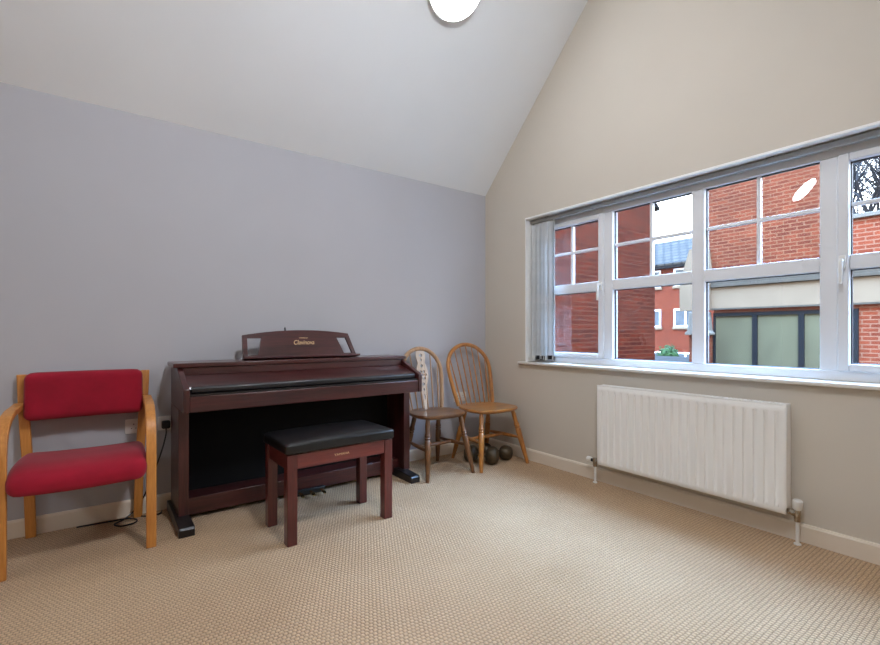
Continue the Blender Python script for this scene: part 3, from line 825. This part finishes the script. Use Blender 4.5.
# bare tree
random.seed(11)
tr = thing('bare_tree', (19, .9, GZ), 'bare leafless tree above the brick parapet', 'tree')
def grow(b, p, d, L, r, depth):
    n = 4; pts = [p.copy()]; q = p.copy(); dd = d.copy()
    for i in range(n):
        dd = (dd + Vector((random.uniform(-.18, .18), random.uniform(-.18, .18), random.uniform(-.05, .14)))).normalized()
        q = q + dd * L / n; pts.append(q.copy())
    b.tube(pts, [r * (1 - .4 * i / n) for i in range(n + 1)], 5 if depth > 1 else 8)
    if depth >= 6: return
    for k in range(3 if depth < 5 else 2):
        i = random.choice((2, 3, 4)) if k else 4
        ax = Vector((random.uniform(-1, 1), random.uniform(-1, 1), random.uniform(-.2, .7))).normalized()
        grow(b, pts[i], (dd * .75 + ax * .8).normalized(), L * random.uniform(.62, .8), r * .62, depth + 1)
b = MB(); b.tube([(0, 0, 0), (.03, .02, 2.5), (0, .05, 5.2)], [.26, .22, .18], 10); b.build('trunk', M['bark'], tr)
b = MB()
for k in range(6):
    a = k * 2 * math.pi / 6 + .3
    grow(b, Vector((0, .05, 5.0)), Vector((.6 * math.cos(a), .6 * math.sin(a), 1)).normalized(), 2.3, .12, 1)
b.build('branches', M['bark'], tr)
# green bush beyond the flat roof
random.seed(3)
bu = thing('garden_bush', (17.4, 7.25, GZ), 'rounded green bush in front of the far house', 'bush')
MB().tube([(0, 0, 0), (0, 0, 2.2)], [.08, .05], 8).build('stem', M['bark'], bu)
b = MB()
for i in range(420):
    th = random.uniform(0, 2 * math.pi); u = random.uniform(-1, 1); rr = random.uniform(.75, 1)
    c = Vector((.50 * rr * math.sqrt(1 - u * u) * math.cos(th), .50 * rr * math.sqrt(1 - u * u) * math.sin(th), 2.45 + .80 * rr * u))
    dz = Vector((random.uniform(-1, 1), random.uniform(-1, 1), random.uniform(-.3, 1))).normalized(); e = dz.orthogonal().normalized() * .05
    v = [b.bm.verts.new(c - e * .6), b.bm.verts.new(c + dz * .06 - e), b.bm.verts.new(c + dz * .14), b.bm.verts.new(c + dz * .06 + e)]
    b.bm.faces.new(v)
b.sphere((0, 0, 2.45), .46, 2, (1, 1, 1.5))
b.build('leaves', M['leaf'], bu, smooth=False)

# ------------------------------------------------------------------ world: overcast sky
w = bpy.data.worlds.new('overcast'); scene.world = w; w.use_nodes = True
nt = w.node_tree; nt.nodes.clear()
out = nt.nodes.new('ShaderNodeOutputWorld'); bg = nt.nodes.new('ShaderNodeBackground')
tc = nt.nodes.new('ShaderNodeTexCoord'); sp = nt.nodes.new('ShaderNodeSeparateXYZ'); rp = nt.nodes.new('ShaderNodeValToRGB')
nt.links.new(tc.outputs['Generated'], sp.inputs[0]); nt.links.new(sp.outputs[2], rp.inputs[0])
rp.color_ramp.elements[0].position = 0; rp.color_ramp.elements[0].color = (.11, .12, .13, 1)
rp.color_ramp.elements[1].position = 1; rp.color_ramp.elements[1].color = (.56, .98, 1.70, 1)
for p_, c_ in ((.38, (.18, .20, .22, 1)), (.62, (.46, .78, 1.30, 1))):
    rp.color_ramp.elements.new(p_).color = c_
nt.links.new(rp.outputs[0], bg.inputs[0]); nt.links.new(bg.outputs[0], out.inputs[0])
SKY = 24.5
bg.inputs[1].default_value = SKY

# sampling portal filling the window opening (guides daylight rays, adds no light)
pl = bpy.data.lights.new('window_portal', 'AREA'); pl.shape = 'RECTANGLE'; pl.size = abs(WY1 - WY0); pl.size_y = ZT - ZS
pl.cycles.is_portal = True
po = bpy.data.objects.new('window_portal', pl); COL.objects.link(po); po.location = (.26, (WY0 + WY1) / 2, (ZT + ZS) / 2)
po.rotation_euler = Vector((-1, 0, 0)).to_track_quat('-Z', 'Z').to_euler()

# ------------------------------------------------------------------ camera
cam = bpy.data.cameras.new('camera'); co = bpy.data.objects.new('camera', cam); COL.objects.link(co)
cam.sensor_width = 36; cam.lens = 457 / 880 * 36; cam.shift_y = 10.84 / 880; cam.clip_start = .05
co.location = (-2.9215, -3.2779, 1.08); co.rotation_euler = (R(90), 0, R(-36.044))
scene.camera = co
vs = scene.view_settings
vs.view_transform = 'Standard'; vs.look = 'None'; vs.gamma = 1; vs.exposure = .66; vs.use_curve_mapping = False
scene.cycles.use_denoising = True
scene.cycles.max_bounces = 10; scene.cycles.diffuse_bounces = 6; scene.cycles.transparent_max_bounces = 16
scene.cycles.sample_clamp_indirect = 4
scene.cycles.caustics_reflective = False; scene.cycles.caustics_refractive = False
